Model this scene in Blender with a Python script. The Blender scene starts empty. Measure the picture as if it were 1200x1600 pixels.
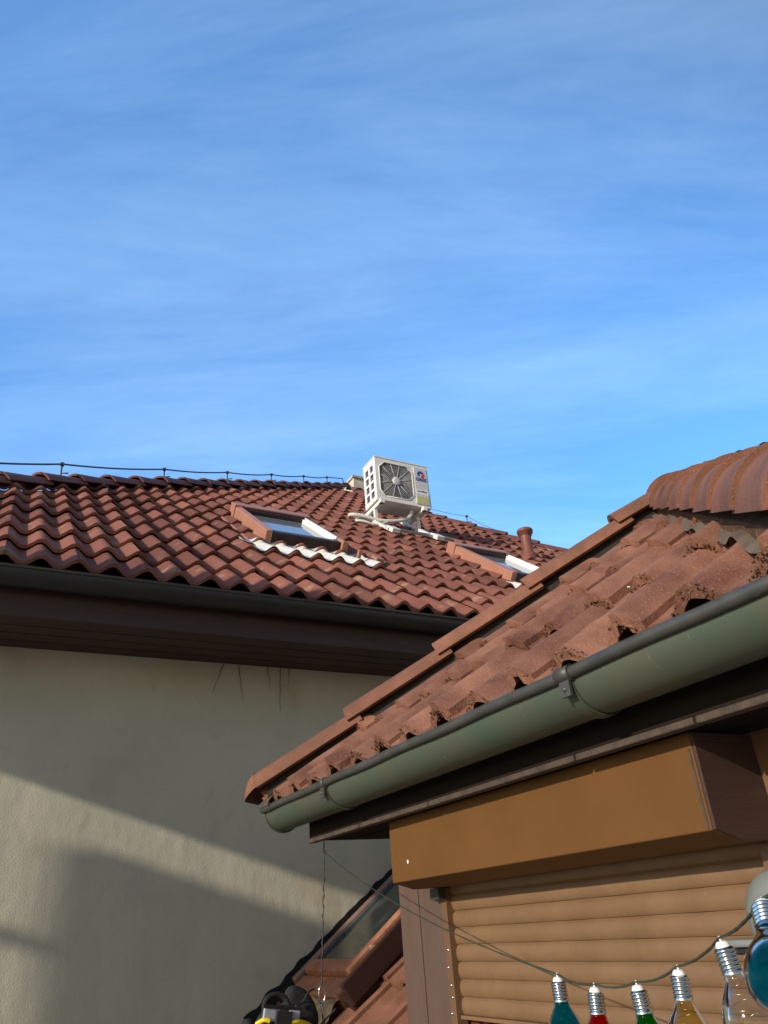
import bpy, bmesh, math, random
from mathutils import Vector, Matrix, noise
random.seed(7)
R = math.radians
S = bpy.context.scene
COL = S.collection

# ------------------------------------------------------------------ camera
cam_d = bpy.data.cameras.new('camera'); cam = bpy.data.objects.new('camera', cam_d); COL.objects.link(cam)
cam_d.sensor_fit = 'VERTICAL'; cam_d.sensor_height = 36.0; cam_d.lens = 27.0
cam_d.clip_start = 0.02; cam_d.clip_end = 3000
CAM = Vector((0, 0, 1.6))
rot = Matrix(((0.888, -0.161, -0.431), (-0.455, -0.449, -0.769), (-0.069, 0.879, -0.472)))
cam.matrix_world = Matrix.Translation(CAM) @ rot.to_quaternion().to_matrix().to_4x4()
S.camera = cam
S.render.resolution_x = 768; S.render.resolution_y = 1024

# ------------------------------------------------------------------ light, sky, exposure
SUN_DIR = Vector((-1.0, -0.28, 0.335)).normalized()      # towards the sun
elev = math.asin(SUN_DIR.z); azim = math.atan2(SUN_DIR.x, SUN_DIR.y)
sd = bpy.data.lights.new('sun', 'SUN'); sun = bpy.data.objects.new('sun', sd); COL.objects.link(sun)
sd.energy = 4.2; sd.angle = R(0.53); sd.color = (1.0, 0.90, 0.77)
sun.rotation_euler = SUN_DIR.to_track_quat('Z', 'Y').to_euler()
sun.location = (-6, -2, 6)
W = bpy.data.worlds.new('World'); S.world = W; W.use_nodes = True
nt = W.node_tree; nt.nodes.clear()
o = nt.nodes.new('ShaderNodeOutputWorld'); bg = nt.nodes.new('ShaderNodeBackground')
sky = nt.nodes.new('ShaderNodeTexSky'); sky.sky_type = 'NISHITA'; sky.sun_disc = False
sky.sun_elevation = elev; sky.sun_rotation = azim; sky.air_density = 1.0; sky.dust_density = 0.6; sky.ozone_density = 2.0
# thin cirrus lying in the sky, by direction
tc = nt.nodes.new('ShaderNodeTexCoord')
sep = nt.nodes.new('ShaderNodeSeparateXYZ'); nt.links.new(tc.outputs['Generated'], sep.inputs[0])
zc = nt.nodes.new('ShaderNodeMath'); zc.operation = 'MAXIMUM'; zc.inputs[1].default_value = 0.06; nt.links.new(sep.outputs[2], zc.inputs[0])
dx = nt.nodes.new('ShaderNodeMath'); dx.operation = 'DIVIDE'; nt.links.new(sep.outputs[0], dx.inputs[0]); nt.links.new(zc.outputs[0], dx.inputs[1])
dy = nt.nodes.new('ShaderNodeMath'); dy.operation = 'DIVIDE'; nt.links.new(sep.outputs[1], dy.inputs[0]); nt.links.new(zc.outputs[0], dy.inputs[1])
cmb = nt.nodes.new('ShaderNodeCombineXYZ'); nt.links.new(dx.outputs[0], cmb.inputs[0]); nt.links.new(dy.outputs[0], cmb.inputs[1])
mp = nt.nodes.new('ShaderNodeMapping'); mp.inputs['Rotation'].default_value = (0, 0, R(27)); mp2 = nt.nodes.new('ShaderNodeMapping'); mp2.inputs['Scale'].default_value = (0.5, 1.7, 1); mp2.inputs['Location'].default_value = (1.3, .4, 0)
nt.links.new(cmb.outputs[0], mp.inputs[0])
nz = nt.nodes.new('ShaderNodeTexNoise'); nz.inputs['Scale'].default_value = 1.15; nz.inputs['Detail'].default_value = 9
nz.inputs['Roughness'].default_value = 0.63; nz.inputs['Distortion'].default_value = 0.5
nt.links.new(mp.outputs[0], mp2.inputs[0]); nt.links.new(mp2.outputs[0], nz.inputs['Vector'])
mr = nt.nodes.new('ShaderNodeMapRange'); mr.inputs[1].default_value = 0.42; mr.inputs[2].default_value = 0.78
mr.inputs[3].default_value = 0.10; mr.inputs[4].default_value = 0.33
nt.links.new(nz.outputs[0], mr.inputs[0])
hs = nt.nodes.new('ShaderNodeHueSaturation'); hs.inputs['Saturation'].default_value = 1.25; hs.inputs['Value'].default_value = 1.0
nt.links.new(sky.outputs[0], hs.inputs['Color'])
mx = nt.nodes.new('ShaderNodeMix'); mx.data_type = 'RGBA'
nt.links.new(mr.outputs[0], mx.inputs[0]); nt.links.new(hs.outputs[0], mx.inputs[6]); mx.inputs[7].default_value = (4.4, 4.6, 4.9, 1)
# the clear half of the sky away from the yard is brighter and bluer (thin bright veil over there)
gy = nt.nodes.new('ShaderNodeMapRange'); gy.interpolation_type = 'SMOOTHSTEP'; gy.inputs[1].default_value = -0.25; gy.inputs[2].default_value = 0.55; nt.links.new(sep.outputs[1], gy.inputs[0])
gm = nt.nodes.new('ShaderNodeMix'); gm.data_type = 'RGBA'; nt.links.new(gy.outputs[0], gm.inputs[0]); gm.inputs[6].default_value = (1.3, 1.22, 1.15, 1); gm.inputs[7].default_value = (1.75, 2.5, 3.1, 1)
ml = nt.nodes.new('ShaderNodeMix'); ml.data_type = 'RGBA'; ml.blend_type = 'MULTIPLY'; ml.inputs[0].default_value = 1.0
nt.links.new(mx.outputs[2], ml.inputs[6]); nt.links.new(gm.outputs[2], ml.inputs[7])
nt.links.new(ml.outputs[2], bg.inputs[0]); bg.inputs[1].default_value = 0.11
nt.links.new(bg.outputs[0], o.inputs[0])
S.view_settings.view_transform = 'Standard'; S.view_settings.look = 'None'
S.view_settings.exposure = 0.07; S.view_settings.gamma = 1.0
S.render.engine = 'CYCLES'

# ------------------------------------------------------------------ materials
def mat(name, c1, c2=None, scale=8.0, rough=0.7, metal=0.0, bump=0.0, bscale=None, spec=0.4, c3=None, s3=60.0, t3=0.62, stretch=None, rvar=0.0, attr=0.0, dist=0.01):
    m = bpy.data.materials.new(name); m.use_nodes = True
    n = m.node_tree; b = n.nodes['Principled BSDF']
    b.inputs['Roughness'].default_value = rough; b.inputs['Metallic'].default_value = metal
    b.inputs['Specular IOR Level'].default_value = spec
    t = n.nodes.new('ShaderNodeTexCoord'); vec = t.outputs['Object']
    if stretch:
        p = n.nodes.new('ShaderNodeMapping'); p.inputs['Scale'].default_value = stretch
        n.links.new(vec, p.inputs[0]); vec = p.outputs[0]
    col = None
    if c2:
        z = n.nodes.new('ShaderNodeTexNoise'); z.inputs['Scale'].default_value = scale; z.inputs['Detail'].default_value = 7; z.inputs['Roughness'].default_value = 0.62
        n.links.new(vec, z.inputs['Vector'])
        rr = n.nodes.new('ShaderNodeMapRange'); rr.inputs[1].default_value = 0.33; rr.inputs[2].default_value = 0.67; n.links.new(z.outputs[0], rr.inputs[0])
        x = n.nodes.new('ShaderNodeMix'); x.data_type = 'RGBA'; n.links.new(rr.outputs[0], x.inputs[0])
        x.inputs[6].default_value = (*c1, 1); x.inputs[7].default_value = (*c2, 1); col = x.outputs[2]
        if rvar:
            q = n.nodes.new('ShaderNodeMapRange'); q.inputs[3].default_value = rough - rvar; q.inputs[4].default_value = rough + rvar
            n.links.new(z.outputs[0], q.inputs[0]); n.links.new(q.outputs[0], b.inputs['Roughness'])
    if c3:
        z3 = n.nodes.new('ShaderNodeTexNoise'); z3.inputs['Scale'].default_value = s3; z3.inputs['Detail'].default_value = 4
        n.links.new(vec, z3.inputs['Vector'])
        r3 = n.nodes.new('ShaderNodeMapRange'); r3.inputs[1].default_value = t3; r3.inputs[2].default_value = t3 + 0.08; n.links.new(z3.outputs[0], r3.inputs[0])
        x3 = n.nodes.new('ShaderNodeMix'); x3.data_type = 'RGBA'; n.links.new(r3.outputs[0], x3.inputs[0])
        if col: n.links.new(col, x3.inputs[6])
        else: x3.inputs[6].default_value = (*c1, 1)
        x3.inputs[7].default_value = (*c3, 1); col = x3.outputs[2]
    if attr:
        a = n.nodes.new('ShaderNodeAttribute'); a.attribute_name = 'tone'
        q = n.nodes.new('ShaderNodeMapRange'); q.inputs[3].default_value = 1 - attr; q.inputs[4].default_value = 1 + attr; n.links.new(a.outputs['Fac'], q.inputs[0])
        h = n.nodes.new('ShaderNodeHueSaturation'); n.links.new(q.outputs[0], h.inputs['Value']); n.links.new(col, h.inputs['Color']); col = h.outputs[0]
    if col: n.links.new(col, b.inputs['Base Color'])
    else: b.inputs['Base Color'].default_value = (*c1, 1)
    if bump:
        zb = n.nodes.new('ShaderNodeTexNoise'); zb.inputs['Scale'].default_value = bscale or scale * 6; zb.inputs['Detail'].default_value = 6
        n.links.new(vec, zb.inputs['Vector'])
        bp = n.nodes.new('ShaderNodeBump'); bp.inputs['Strength'].default_value = bump; bp.inputs['Distance'].default_value = dist
        n.links.new(zb.outputs[0], bp.inputs['Height']); n.links.new(bp.outputs[0], b.inputs['Normal'])
    return m

M = {}
M['tile_far'] = mat('weathered_red_roof_tile', (0.228, 0.090, 0.062), (0.172, 0.066, 0.048), 3.0, 0.85, bump=0.25, bscale=90, c3=(0.26, 0.15, 0.10), s3=9, t3=0.60, attr=0.28, spec=0.15)
M['tile_near'] = mat('old_concrete_roof_tile', (0.310, 0.145, 0.092), (0.130, 0.052, 0.034), 6.0, 0.85, bump=0.55, bscale=170, c3=(0.34, 0.22, 0.165), s3=260, t3=0.62, attr=0.16, spec=0.25, dist=0.004)
M['cap_near'] = mat('old_concrete_hip_tile', (0.240, 0.100, 0.064), (0.120, 0.056, 0.030), 6.0, 0.8, bump=0.5, bscale=190, c3=(0.28, 0.165, 0.12), s3=240, t3=0.63, attr=0.12, spec=0.25, dist=0.004)
M['cap_far'] = mat('weathered_hip_tile', (0.17, 0.065, 0.052), (0.12, 0.048, 0.042), 4.0, 0.65, bump=0.2, attr=0.15)
M['moss'] = mat('dry_roof_moss', (0.20, 0.095, 0.058), (0.13, 0.08, 0.042), 14, 0.95, bump=1.0, bscale=300, c3=(0.25, 0.20, 0.12), s3=50, t3=0.60, spec=0.1)
M['mortar'] = mat('lichen_grey_flashing', (0.135, 0.10, 0.065), (0.085, 0.058, 0.038), 20, 0.85, bump=0.4)
M['copper'] = mat('verdigris_gutter_metal', (0.066, 0.098, 0.070), (0.098, 0.098, 0.066), 2.6, 0.5, 0.3, bump=0.06, bscale=30, c3=(0.16, 0.17, 0.14), s3=34, t3=0.68, rvar=0.08, spec=0.35, stretch=(.7, 2.2, .7))
M['bead'] = mat('dull_grey_gutter_bead', (0.055, 0.056, 0.050), (0.085, 0.083, 0.070), 12, 0.5, 0.4, c3=(0.16, 0.16, 0.13), s3=60, t3=0.68, rvar=0.1)
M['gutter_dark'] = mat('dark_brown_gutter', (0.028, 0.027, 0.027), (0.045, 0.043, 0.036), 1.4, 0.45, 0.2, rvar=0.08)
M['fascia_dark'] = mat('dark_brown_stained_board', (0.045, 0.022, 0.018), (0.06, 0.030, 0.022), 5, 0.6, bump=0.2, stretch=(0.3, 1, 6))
M['soffit_shade'] = mat('shade_black_boards', (0.012, 0.009, 0.007), (0.018, 0.013, 0.010), 6, 0.85, bump=0.2, stretch=(6, 0.4, 1), spec=0.08)  # near black: shade under the bay gutter is put into the board colour
M['trim'] = mat('worn_brown_trim', (0.085, 0.058, 0.040), (0.04, 0.028, 0.02), 22, 0.7, bump=0.3)
M['render'] = None
M['box'] = mat('brown_painted_sheet', (0.130, 0.060, 0.017), (0.112, 0.052, 0.016), 5.0, 0.6, bump=0.05, bscale=25, spec=0.12)
M['shutter'] = mat('brown_aluminium_slat', (0.185, 0.107, 0.052), (0.155, 0.087, 0.041), 10, 0.5, bump=0.06, bscale=120, c3=(0.22, 0.14, 0.075), s3=160, t3=0.66, spec=0.4)
M['post'] = mat('grey_brown_post', (0.105, 0.066, 0.048), (0.082, 0.051, 0.038), 4, 0.6, bump=0.15, stretch=(4, 4, 0.6))
M['rail'] = mat('orange_brown_rail', (0.14, 0.075, 0.036), (0.12, 0.062, 0.03), 8, 0.5)
M['black'] = mat('black_plastic', (0.012, 0.012, 0.013), rough=0.5)
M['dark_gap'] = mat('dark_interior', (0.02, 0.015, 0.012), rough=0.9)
M['mahogany'] = mat('red_brown_window_frame', (0.16, 0.045, 0.025), (0.11, 0.03, 0.02), 12, 0.45)
M['white'] = mat('white_powder_coat', (0.74, 0.73, 0.70), (0.68, 0.67, 0.64), 6, 0.4)
M['panel'] = mat('light_grey_panel', (0.55, 0.56, 0.58), (0.50, 0.51, 0.53), 6, 0.45)
M['galv'] = mat('dull_galvanised_steel', (0.42, 0.43, 0.43), (0.32, 0.33, 0.33), 20, 0.4, 0.6)
M['grille'] = mat('grey_grille_wire', (0.42, 0.42, 0.43), rough=0.5)
M['fins'] = mat('dark_condenser', (0.06, 0.065, 0.08), rough=0.4, spec=0.5)
M['fandark'] = mat('grey_fan_blade', (0.22, 0.225, 0.24), rough=.5)
M['blue'] = mat('blue_print', (0.03, 0.045, 0.30), rough=0.5)
M['redp'] = mat('red_print', (0.55, 0.03, 0.03), rough=0.5)
M['yellowp'] = mat('faded_yellow_label', (0.50, 0.50, 0.16), (0.42, 0.46, 0.25), 30, 0.6)
M['hose'] = mat('cream_pipe_insulation', (0.62, 0.60, 0.54), (0.5, 0.48, 0.42), 12, 0.7, bump=0.2)
M['cable'] = mat('grey_blue_cable', (0.06, 0.09, 0.11), rough=0.5)
M['clad'] = mat('terracotta_sheet_cladding', (0.40, 0.19, 0.125), (0.35, 0.155, 0.10), 6, 0.45, spec=0.4)
M['clad_dark'] = mat('dark_brown_cladding_with_shade', (0.035, 0.014, 0.012), (0.028, 0.011, 0.010), 6, 0.5)  # dark brown, with the shade of the roof windows' lower faces put in
M['whitestrip'] = mat('white_painted_lead', (0.72, 0.71, 0.66), (0.55, 0.54, 0.49), 22, 0.6, bump=0.3)
M['glass'] = None
M['wire'] = mat('weathered_conductor_wire', (0.07, 0.075, 0.085), rough=0.6, metal=0.3)
M['pipe'] = mat('brown_vent_pipe', (0.19, 0.065, 0.045), (0.15, 0.05, 0.035), 9, 0.5)
M['chim'] = mat('chimney_render', (0.62, 0.57, 0.48), (0.30, 0.28, 0.24), 7, 0.85, bump=0.4)
M['lead'] = mat('crumpled_tan_apron', (0.46, 0.32, 0.18), (0.27, 0.17, 0.09), 14, 0.5, bump=0.8, bscale=18, dist=0.03)
M['wood_lr'] = mat('weathered_window_wood', (0.42, 0.19, 0.11), (0.27, 0.11, 0.06), 14, 0.55, bump=0.3, c3=(0.5, 0.36, 0.24), s3=30, t3=0.66)
M['railglint'] = mat('pinkish_metal_rail', (0.36, 0.22, 0.17), (0.26, 0.15, 0.11), 10, 0.35, 0.4)
M['bagfab'] = mat('black_bag_fabric', (0.012, 0.012, 0.012), (0.02, 0.02, 0.02), 60, 0.85, bump=0.3, bscale=400)
M['yellow'] = mat('yellow_webbing', (0.70, 0.52, 0.01), rough=0.6)
M['reflective'] = mat('grey_reflective_patch', (0.33, 0.36, 0.42), rough=0.4)
M['steel'] = mat('bright_steel', (0.55, 0.54, 0.50), rough=0.22, metal=1.0)
M['porc'] = mat('white_plastic_insulator', (0.75, 0.74, 0.70), rough=0.5)
M['cord'] = mat('dark_green_cord', (0.030, 0.042, 0.028), rough=0.6)
M['thread'] = mat('dark_thin_cord', (0.035, 0.035, 0.035), rough=0.7)
M['lampgrey'] = mat('pale_grey_lamp_plastic', (0.19, 0.205, 0.19), (0.15, 0.165, 0.15), 14, 0.5)
M['paving'] = mat('pale_paving', (0.32, 0.29, 0.24), (0.25, 0.23, 0.19), 3, 0.85, bump=0.3)
M['dropping'] = mat('white_bird_dropping', (0.8, 0.8, 0.76), rough=0.8)
M['blocker_plaster'] = mat('plain_plaster', (0.42, 0.38, 0.32), (0.36, 0.33, 0.28), 2, 0.85, bump=0.2)

def render_wall():
    m = bpy.data.materials.new('sand_coloured_wall_render'); m.use_nodes = True
    n = m.node_tree; b = n.nodes['Principled BSDF']; b.inputs['Roughness'].default_value = 0.9; b.inputs['Specular IOR Level'].default_value = 0.15
    t = n.nodes.new('ShaderNodeTexCoord')
    def nse(sc, det=5, vec=None):
        z = n.nodes.new('ShaderNodeTexNoise'); z.inputs['Scale'].default_value = sc; z.inputs['Detail'].default_value = det; n.links.new(vec or t.outputs['Object'], z.inputs['Vector']); return z.outputs[0]
    def ramp(s, a, bb, lo=0., hi=1.):
        q = n.nodes.new('ShaderNodeMapRange'); q.inputs[1].default_value = a; q.inputs[2].default_value = bb; q.inputs[3].default_value = lo; q.inputs[4].default_value = hi; n.links.new(s, q.inputs[0]); return q.outputs[0]
    def mix(f, a, c):
        x = n.nodes.new('ShaderNodeMix'); x.data_type = 'RGBA'; n.links.new(f, x.inputs[0])
        if isinstance(a, tuple): x.inputs[6].default_value = (*a, 1)
        else: n.links.new(a, x.inputs[6])
        x.inputs[7].default_value = (*c, 1); return x.outputs[2]
    c = mix(ramp(nse(1.3), .35, .65), (0.52, 0.475, 0.365), (0.455, 0.42, 0.325))
    c = mix(ramp(nse(2.6, 3), .58, .72, 0, .6), c, (0.40, 0.33, 0.20))
    c = mix(ramp(nse(9, 6), .60, .75, 0, .35), c, (0.34, 0.31, 0.25))
    n.links.new(c, b.inputs['Base Color'])
    mpn = n.nodes.new('ShaderNodeMapping'); mpn.inputs['Scale'].default_value = (1, 1, .6); n.links.new(t.outputs['Object'], mpn.inputs[0])
    b1 = n.nodes.new('ShaderNodeBump'); b1.inputs['Strength'].default_value = 0.35; b1.inputs['Distance'].default_value = 0.05; n.links.new(nse(3.2, 3, mpn.outputs[0]), b1.inputs['Height'])
    b2 = n.nodes.new('ShaderNodeBump'); b2.inputs['Strength'].default_value = 0.45; b2.inputs['Distance'].default_value = 0.004; n.links.new(nse(110, 6), b2.inputs['Height']); n.links.new(b1.outputs[0], b2.inputs['Normal'])
    n.links.new(b2.outputs[0], b.inputs['Normal'])
    return m
M['render'] = render_wall()

def glass_mat(name, col, rough=0.02, spec=1.0):
    m = bpy.data.materials.new(name); m.use_nodes = True
    b = m.node_tree.nodes['Principled BSDF']; b.inputs['Base Color'].default_value = (*col, 1); b.inputs['Roughness'].default_value = rough
    b.inputs['Specular IOR Level'].default_value = spec; b.inputs['IOR'].default_value = 1.6
    return m
M['glass'] = glass_mat('window_pane_glass', (0.035, 0.05, 0.042), 0.05)
M['glass_sky'] = glass_mat('roof_window_glass', (0.16, 0.20, 0.24), 0.03)

def bulb_glass(name, col, alpha, ior=1.13):
    m = bpy.data.materials.new(name); m.use_nodes = True
    n = m.node_tree; out = n.nodes['Material Output']; n.nodes.remove(n.nodes['Principled BSDF'])
    tr = n.nodes.new('ShaderNodeBsdfTransparent'); tr.inputs[0].default_value = (*col, 1)
    df = n.nodes.new('ShaderNodeBsdfTranslucent'); df.inputs[0].default_value = (*[min(1, c * 0.9 + .02) for c in col], 1)
    gl = n.nodes.new('ShaderNodeBsdfGlossy'); gl.inputs['Roughness'].default_value = 0.10
    fr = n.nodes.new('ShaderNodeFresnel'); fr.inputs[0].default_value = ior
    a = n.nodes.new('ShaderNodeMixShader'); a.inputs[0].default_value = alpha; n.links.new(tr.outputs[0], a.inputs[1]); n.links.new(df.outputs[0], a.inputs[2])
    g = n.nodes.new('ShaderNodeMixShader'); n.links.new(fr.outputs[0], g.inputs[0]); n.links.new(a.outputs[0], g.inputs[1]); n.links.new(gl.outputs[0], g.inputs[2])
    n.links.new(g.outputs[0], out.inputs[0])
    return m
BG = dict(blue=bulb_glass('blue_bulb_glass', (0.02, 0.50, 0.62), 0.34), red=bulb_glass('red_bulb_glass', (0.78, 0.02, 0.03), 0.34),
          green=bulb_glass('green_bulb_glass', (0.08, 0.50, 0.08), 0.30), yellow=bulb_glass('yellow_bulb_glass', (0.86, 0.76, 0.42), 0.14, 1.25),
          clear=bulb_glass('clear_bulb_glass', (0.88, 0.86, 0.82), 0.10, 1.35))

# ------------------------------------------------------------------ mesh helpers
class MB:
    def __init__(s): s.v = []; s.f = []; s.tone = []; s.sm = []
    def add(s, vs, fs, tone=0.5, smooth=False):
        b = len(s.v); s.v += [Vector(v) for v in vs]; s.f += [tuple(b + i for i in f) for f in fs]
        s.tone += [tone] * len(vs); s.sm += [smooth] * len(fs); return s
    def box(s, a, b, tone=.5):
        x0, y0, z0 = a; x1, y1, z1 = b
        return s.add([(x0, y0, z0), (x1, y0, z0), (x1, y1, z0), (x0, y1, z0), (x0, y0, z1), (x1, y0, z1), (x1, y1, z1), (x0, y1, z1)],
                     [(0, 3, 2, 1), (4, 5, 6, 7), (0, 1, 5, 4), (1, 2, 6, 5), (2, 3, 7, 6), (3, 0, 4, 7)], tone)
    def obox(s, O, X, Y, Z, a, b):          # box in a frame
        n0 = len(s.v); s.box(a, b)
        for i in range(n0, n0 + 8):
            v = s.v[i]; s.v[i] = O + X * v.x + Y * v.y + Z * v.z
        return s
    def prism(s, poly, O, X, Y, Z, z0, z1):  # polygon in X,Y of frame extruded along Z
        n = len(poly); vs = [O + X * p[0] + Y * p[1] + Z * z0 for p in poly] + [O + X * p[0] + Y * p[1] + Z * z1 for p in poly]
        fs = [tuple(range(n))[::-1], tuple(range(n, 2 * n))] + [(i, (i + 1) % n, n + (i + 1) % n, n + i) for i in range(n)]
        return s.add(vs, fs)
    def tube(s, pts, r, seg=8, closed=False, caps=True):
        pts = [Vector(p) for p in pts]; n = len(pts); rs = r if isinstance(r, (list, tuple)) else [r] * n
        vs = []; prev = None
        for i, p in enumerate(pts):
            d = (pts[min(i + 1, n - 1)] - pts[max(i - 1, 0)])
            if d.length < 1e-9: d = Vector((0, 0, 1))
            d.normalize()
            if prev is None:
                u = d.orthogonal().normalized()
            else:
                u = prev - d * prev.dot(d)
                u = u.normalized() if u.length > 1e-6 else d.orthogonal().normalized()
            prev = u; w = d.cross(u)
            for k in range(seg):
                a = 2 * math.pi * k / seg; vs.append(p + (u * math.cos(a) + w * math.sin(a)) * rs[i])
        fs = [(i * seg + k, i * seg + (k + 1) % seg, (i + 1) * seg + (k + 1) % seg, (i + 1) * seg + k) for i in range(n - 1) for k in range(seg)]
        b0 = len(s.f); s.add(vs, fs, smooth=True)
        if caps:
            base = len(s.v) - len(vs)
            s.f.append(tuple(base + k for k in range(seg))[::-1]); s.f.append(tuple(base + (n - 1) * seg + k for k in range(seg))); s.sm += [False, False]
        return s
    def lathe(s, prof, O, Z, seg=24, tone=.5):   # prof: list of (r,z)
        Z = Vector(Z).normalized(); u = Z.orthogonal().normalized(); w = Z.cross(u); vs = []
        for r, z in prof:
            for k in range(seg):
                a = 2 * math.pi * k / seg; vs.append(O + Z * z + (u * math.cos(a) + w * math.sin(a)) * max(r, 1e-5))
        n = len(prof)
        return s.add(vs, [(i * seg + k, i * seg + (k + 1) % seg, (i + 1) * seg + (k + 1) % seg, (i + 1) * seg + k) for i in range(n - 1) for k in range(seg)], tone, True)
    def grid(s, P, nu, nv, tone=.5, smooth=True):
        vs = [P(i / nu, j / nv) for j in range(nv + 1) for i in range(nu + 1)]
        return s.add(vs, [(j * (nu + 1) + i, j * (nu + 1) + i + 1, (j + 1) * (nu + 1) + i + 1, (j + 1) * (nu + 1) + i) for j in range(nv) for i in range(nu)], tone, smooth)

def link(name, mb, m, parent=None, world=True, bevel=0):
    me = bpy.data.meshes.new(name)
    off = Vector((0, 0, 0))
    if parent and world:
        p = parent
        while p: off += p.location; p = p.parent
    me.from_pydata([v - off for v in mb.v], [], mb.f)
    me.polygons.foreach_set('use_smooth', mb.sm)
    a = me.attributes.new('tone', 'FLOAT', 'POINT'); a.data.foreach_set('value', mb.tone)
    me.materials.append(m); me.update()
    ob = bpy.data.objects.new(name, me); COL.objects.link(ob)
    if parent: ob.parent = parent
    if bevel:
        bv = ob.modifiers.new('bevel', 'BEVEL'); bv.width = bevel; bv.segments = 2; bv.limit_method = 'ANGLE'; bv.angle_limit = R(40)
    return ob
def tag(ob, label, cat, group=None):
    ob['label'] = label; ob['category'] = cat
    if group: ob['group'] = group
    return ob
def thing(name, label, cat, loc=(0, 0, 0), group=None):
    ob = bpy.data.objects.new(name, None); COL.objects.link(ob); ob.location = loc; ob.empty_display_size = .1
    return tag(ob, label, cat, group)
X_, Y_, Z_ = Vector((1, 0, 0)), Vector((0, 1, 0)), Vector((0, 0, 1))

# ------------------------------------------------------------------ roof tiles (interlocking double-roll courses)
def tiles(mb, O, ux, us, n, courses, e, period, lo, hi, A, wroll, seg, nseg, lift=.03, th=.018, jit=.004, edge=.0, rough=0.0, phase=0.0, smax=None, skip=None, over=.05):
    Wt = 2 * period
    def prof(u):
        d = abs(((u / period + .5 + phase) % 1) - .5) * period
        return A * (.5 + .5 * math.cos(math.pi * d / wroll)) if d < wroll else 0.0
    for k in range(courses):
        s0 = k * e; s1 = s0 + e + over
        umin, umax = min(lo(s0), lo(s1)), max(hi(s0), hi(s1))
        j0 = int(math.floor(umin / Wt)) - 1; j1 = int(math.ceil(umax / Wt)) + 1
        for j in range(j0, j1):
            ua = j * Wt; ub = ua + Wt + edge
            if ub < lo(s0) or ua > hi(s0): continue
            if skip and skip((ua + ub) / 2, s0 + e * .5): continue
            rj = random.uniform(-jit, jit); rt = random.uniform(-jit, jit); sj = random.uniform(-jit, jit) * 1.5; tone = random.random()
            vs = []; nu = seg
            def pt(u, s, h):
                u = max(lo(s), min(hi(s), u)); return O + ux * u + us * s + n * h
            def hh(u, s):
                f = (s - s0) / (s1 - s0); t = (u - ua) / Wt
                h = prof(u) + lift * (1 - f) + rj + rt * (t - .5) + .006
                if edge and t > .93: h += .015
                if rough: h += rough * .5 * noise.noise(Vector((u * 14, s * 14, k)))
                return h
            for q in range(nseg + 1):
                for i in range(nu + 1):
                    u = ua + (ub - ua) * i / nu; s = s0 + (s1 - s0) * q / nseg + (sj if q == 0 else 0)
                    ds = 0
                    if rough and q == 0: ds = rough * (noise.noise(Vector((u * 60, s * 9, 3 + k))) + .8 * noise.noise(Vector((u * 160, s * 9, 7))))
                    vs.append(pt(u, s + ds, hh(u, s)))
            nt_ = len(vs)
            fs = [(q * (nu + 1) + i, q * (nu + 1) + i + 1, (q + 1) * (nu + 1) + i + 1, (q + 1) * (nu + 1) + i) for q in range(nseg) for i in range(nu)]
            mb.add(vs, fs, tone, True)
            # front lip and its underside
            lip = []
            for i in range(nu + 1):
                u = ua + (ub - ua) * i / nu; h = hh(u, s0)
                ds = rough * .5 * noise.noise(Vector((u * 110, 5, 3 + k))) if rough else 0
                top = vs[i]
                lip += [top, top - n * (th + abs(ds)), top - n * th + us * .07]
            fs = []
            for i in range(nu):
                a = i * 3; b = a + 3
                fs += [(a + 1, b + 1, b, a), (a + 2, b + 2, b + 1, a + 1)]
            mb.add(lip, fs, tone, False)
            # side skirt on the overlapping edge
            if edge:
                sk = []
                for q in range(nseg + 1):
                    v = vs[q * (nu + 1) + nu]; sk += [v, v - n * .032]
                mb.add(sk, [(2 * q, 2 * q + 1, 2 * q + 3, 2 * q + 2) for q in range(nseg)], tone, False)
    return prof

def caps(mb, P0, P1, L, r, th=.016, seg=14, up=.02, collar=0.0, ang=80, taper=.12, jit=.004, flat=1.0, start=0.0, tilt=.012):
    """overlapping hip caps from P0 (low) to P1 (high)"""
    P0 = Vector(P0); P1 = Vector(P1); a = (P1 - P0).normalized(); b = a.cross(Z_).normalized(); c = b.cross(a)
    tot = (P1 - P0).length; k = 0; s = start
    while s < tot:
        e = min(s + L * 1.12, tot + .03); tone = random.random(); rj = random.uniform(-jit, jit)
        rings = []
        st = [(s, 1.0), (s + .03, 1.0), (s + .035, 1 - collar), (e, 1 - collar - taper)] if collar else [(s, 1.0), (s + (e - s) * .5, 1 - taper * .5), (e, 1 - taper)]
        for rr, off in ((r, 0), (r - th, 1)):
            for si, q in st:
                f = (si - s) / (e - s); R_ = rr * q if off == 0 else (r * q - th)
                ring = []
                for i in range(seg + 1):
                    t = R(-ang + 2 * ang * i / seg)
                    ring.append(P0 + a * si + c * (up + rj + tilt * (1 - f) + R_ * flat * math.cos(t) - r * math.cos(R(ang)) * flat) + b * (R_ * math.sin(t)))
                rings.append(ring)
        m = len(st); N = seg + 1
        vs = [v for ring in rings for v in ring]; fs = []
        for q in range(m - 1):
            for i in range(seg): fs.append((q * N + i, q * N + i + 1, (q + 1) * N + i + 1, (q + 1) * N + i))
            for i in range(seg): fs.append(((m + q) * N + i, (m + q + 1) * N + i, (m + q + 1) * N + i + 1, (m + q) * N + i + 1))
        mb.add(vs, fs, tone, True)
        ends = rings[0] + rings[m]; mb.add(ends, [(i, N + i, N + i + 1, i + 1) for i in range(seg)], tone, False)
        for i in (0, seg):
            ed = [rings[q][i] for q in range(m)] + [rings[m + q][i] for q in range(m)]
            mb.add(ed, [(q, q + 1, m + q + 1, m + q) for q in range(m - 1)], tone, False)
        s += L; k += 1

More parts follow.
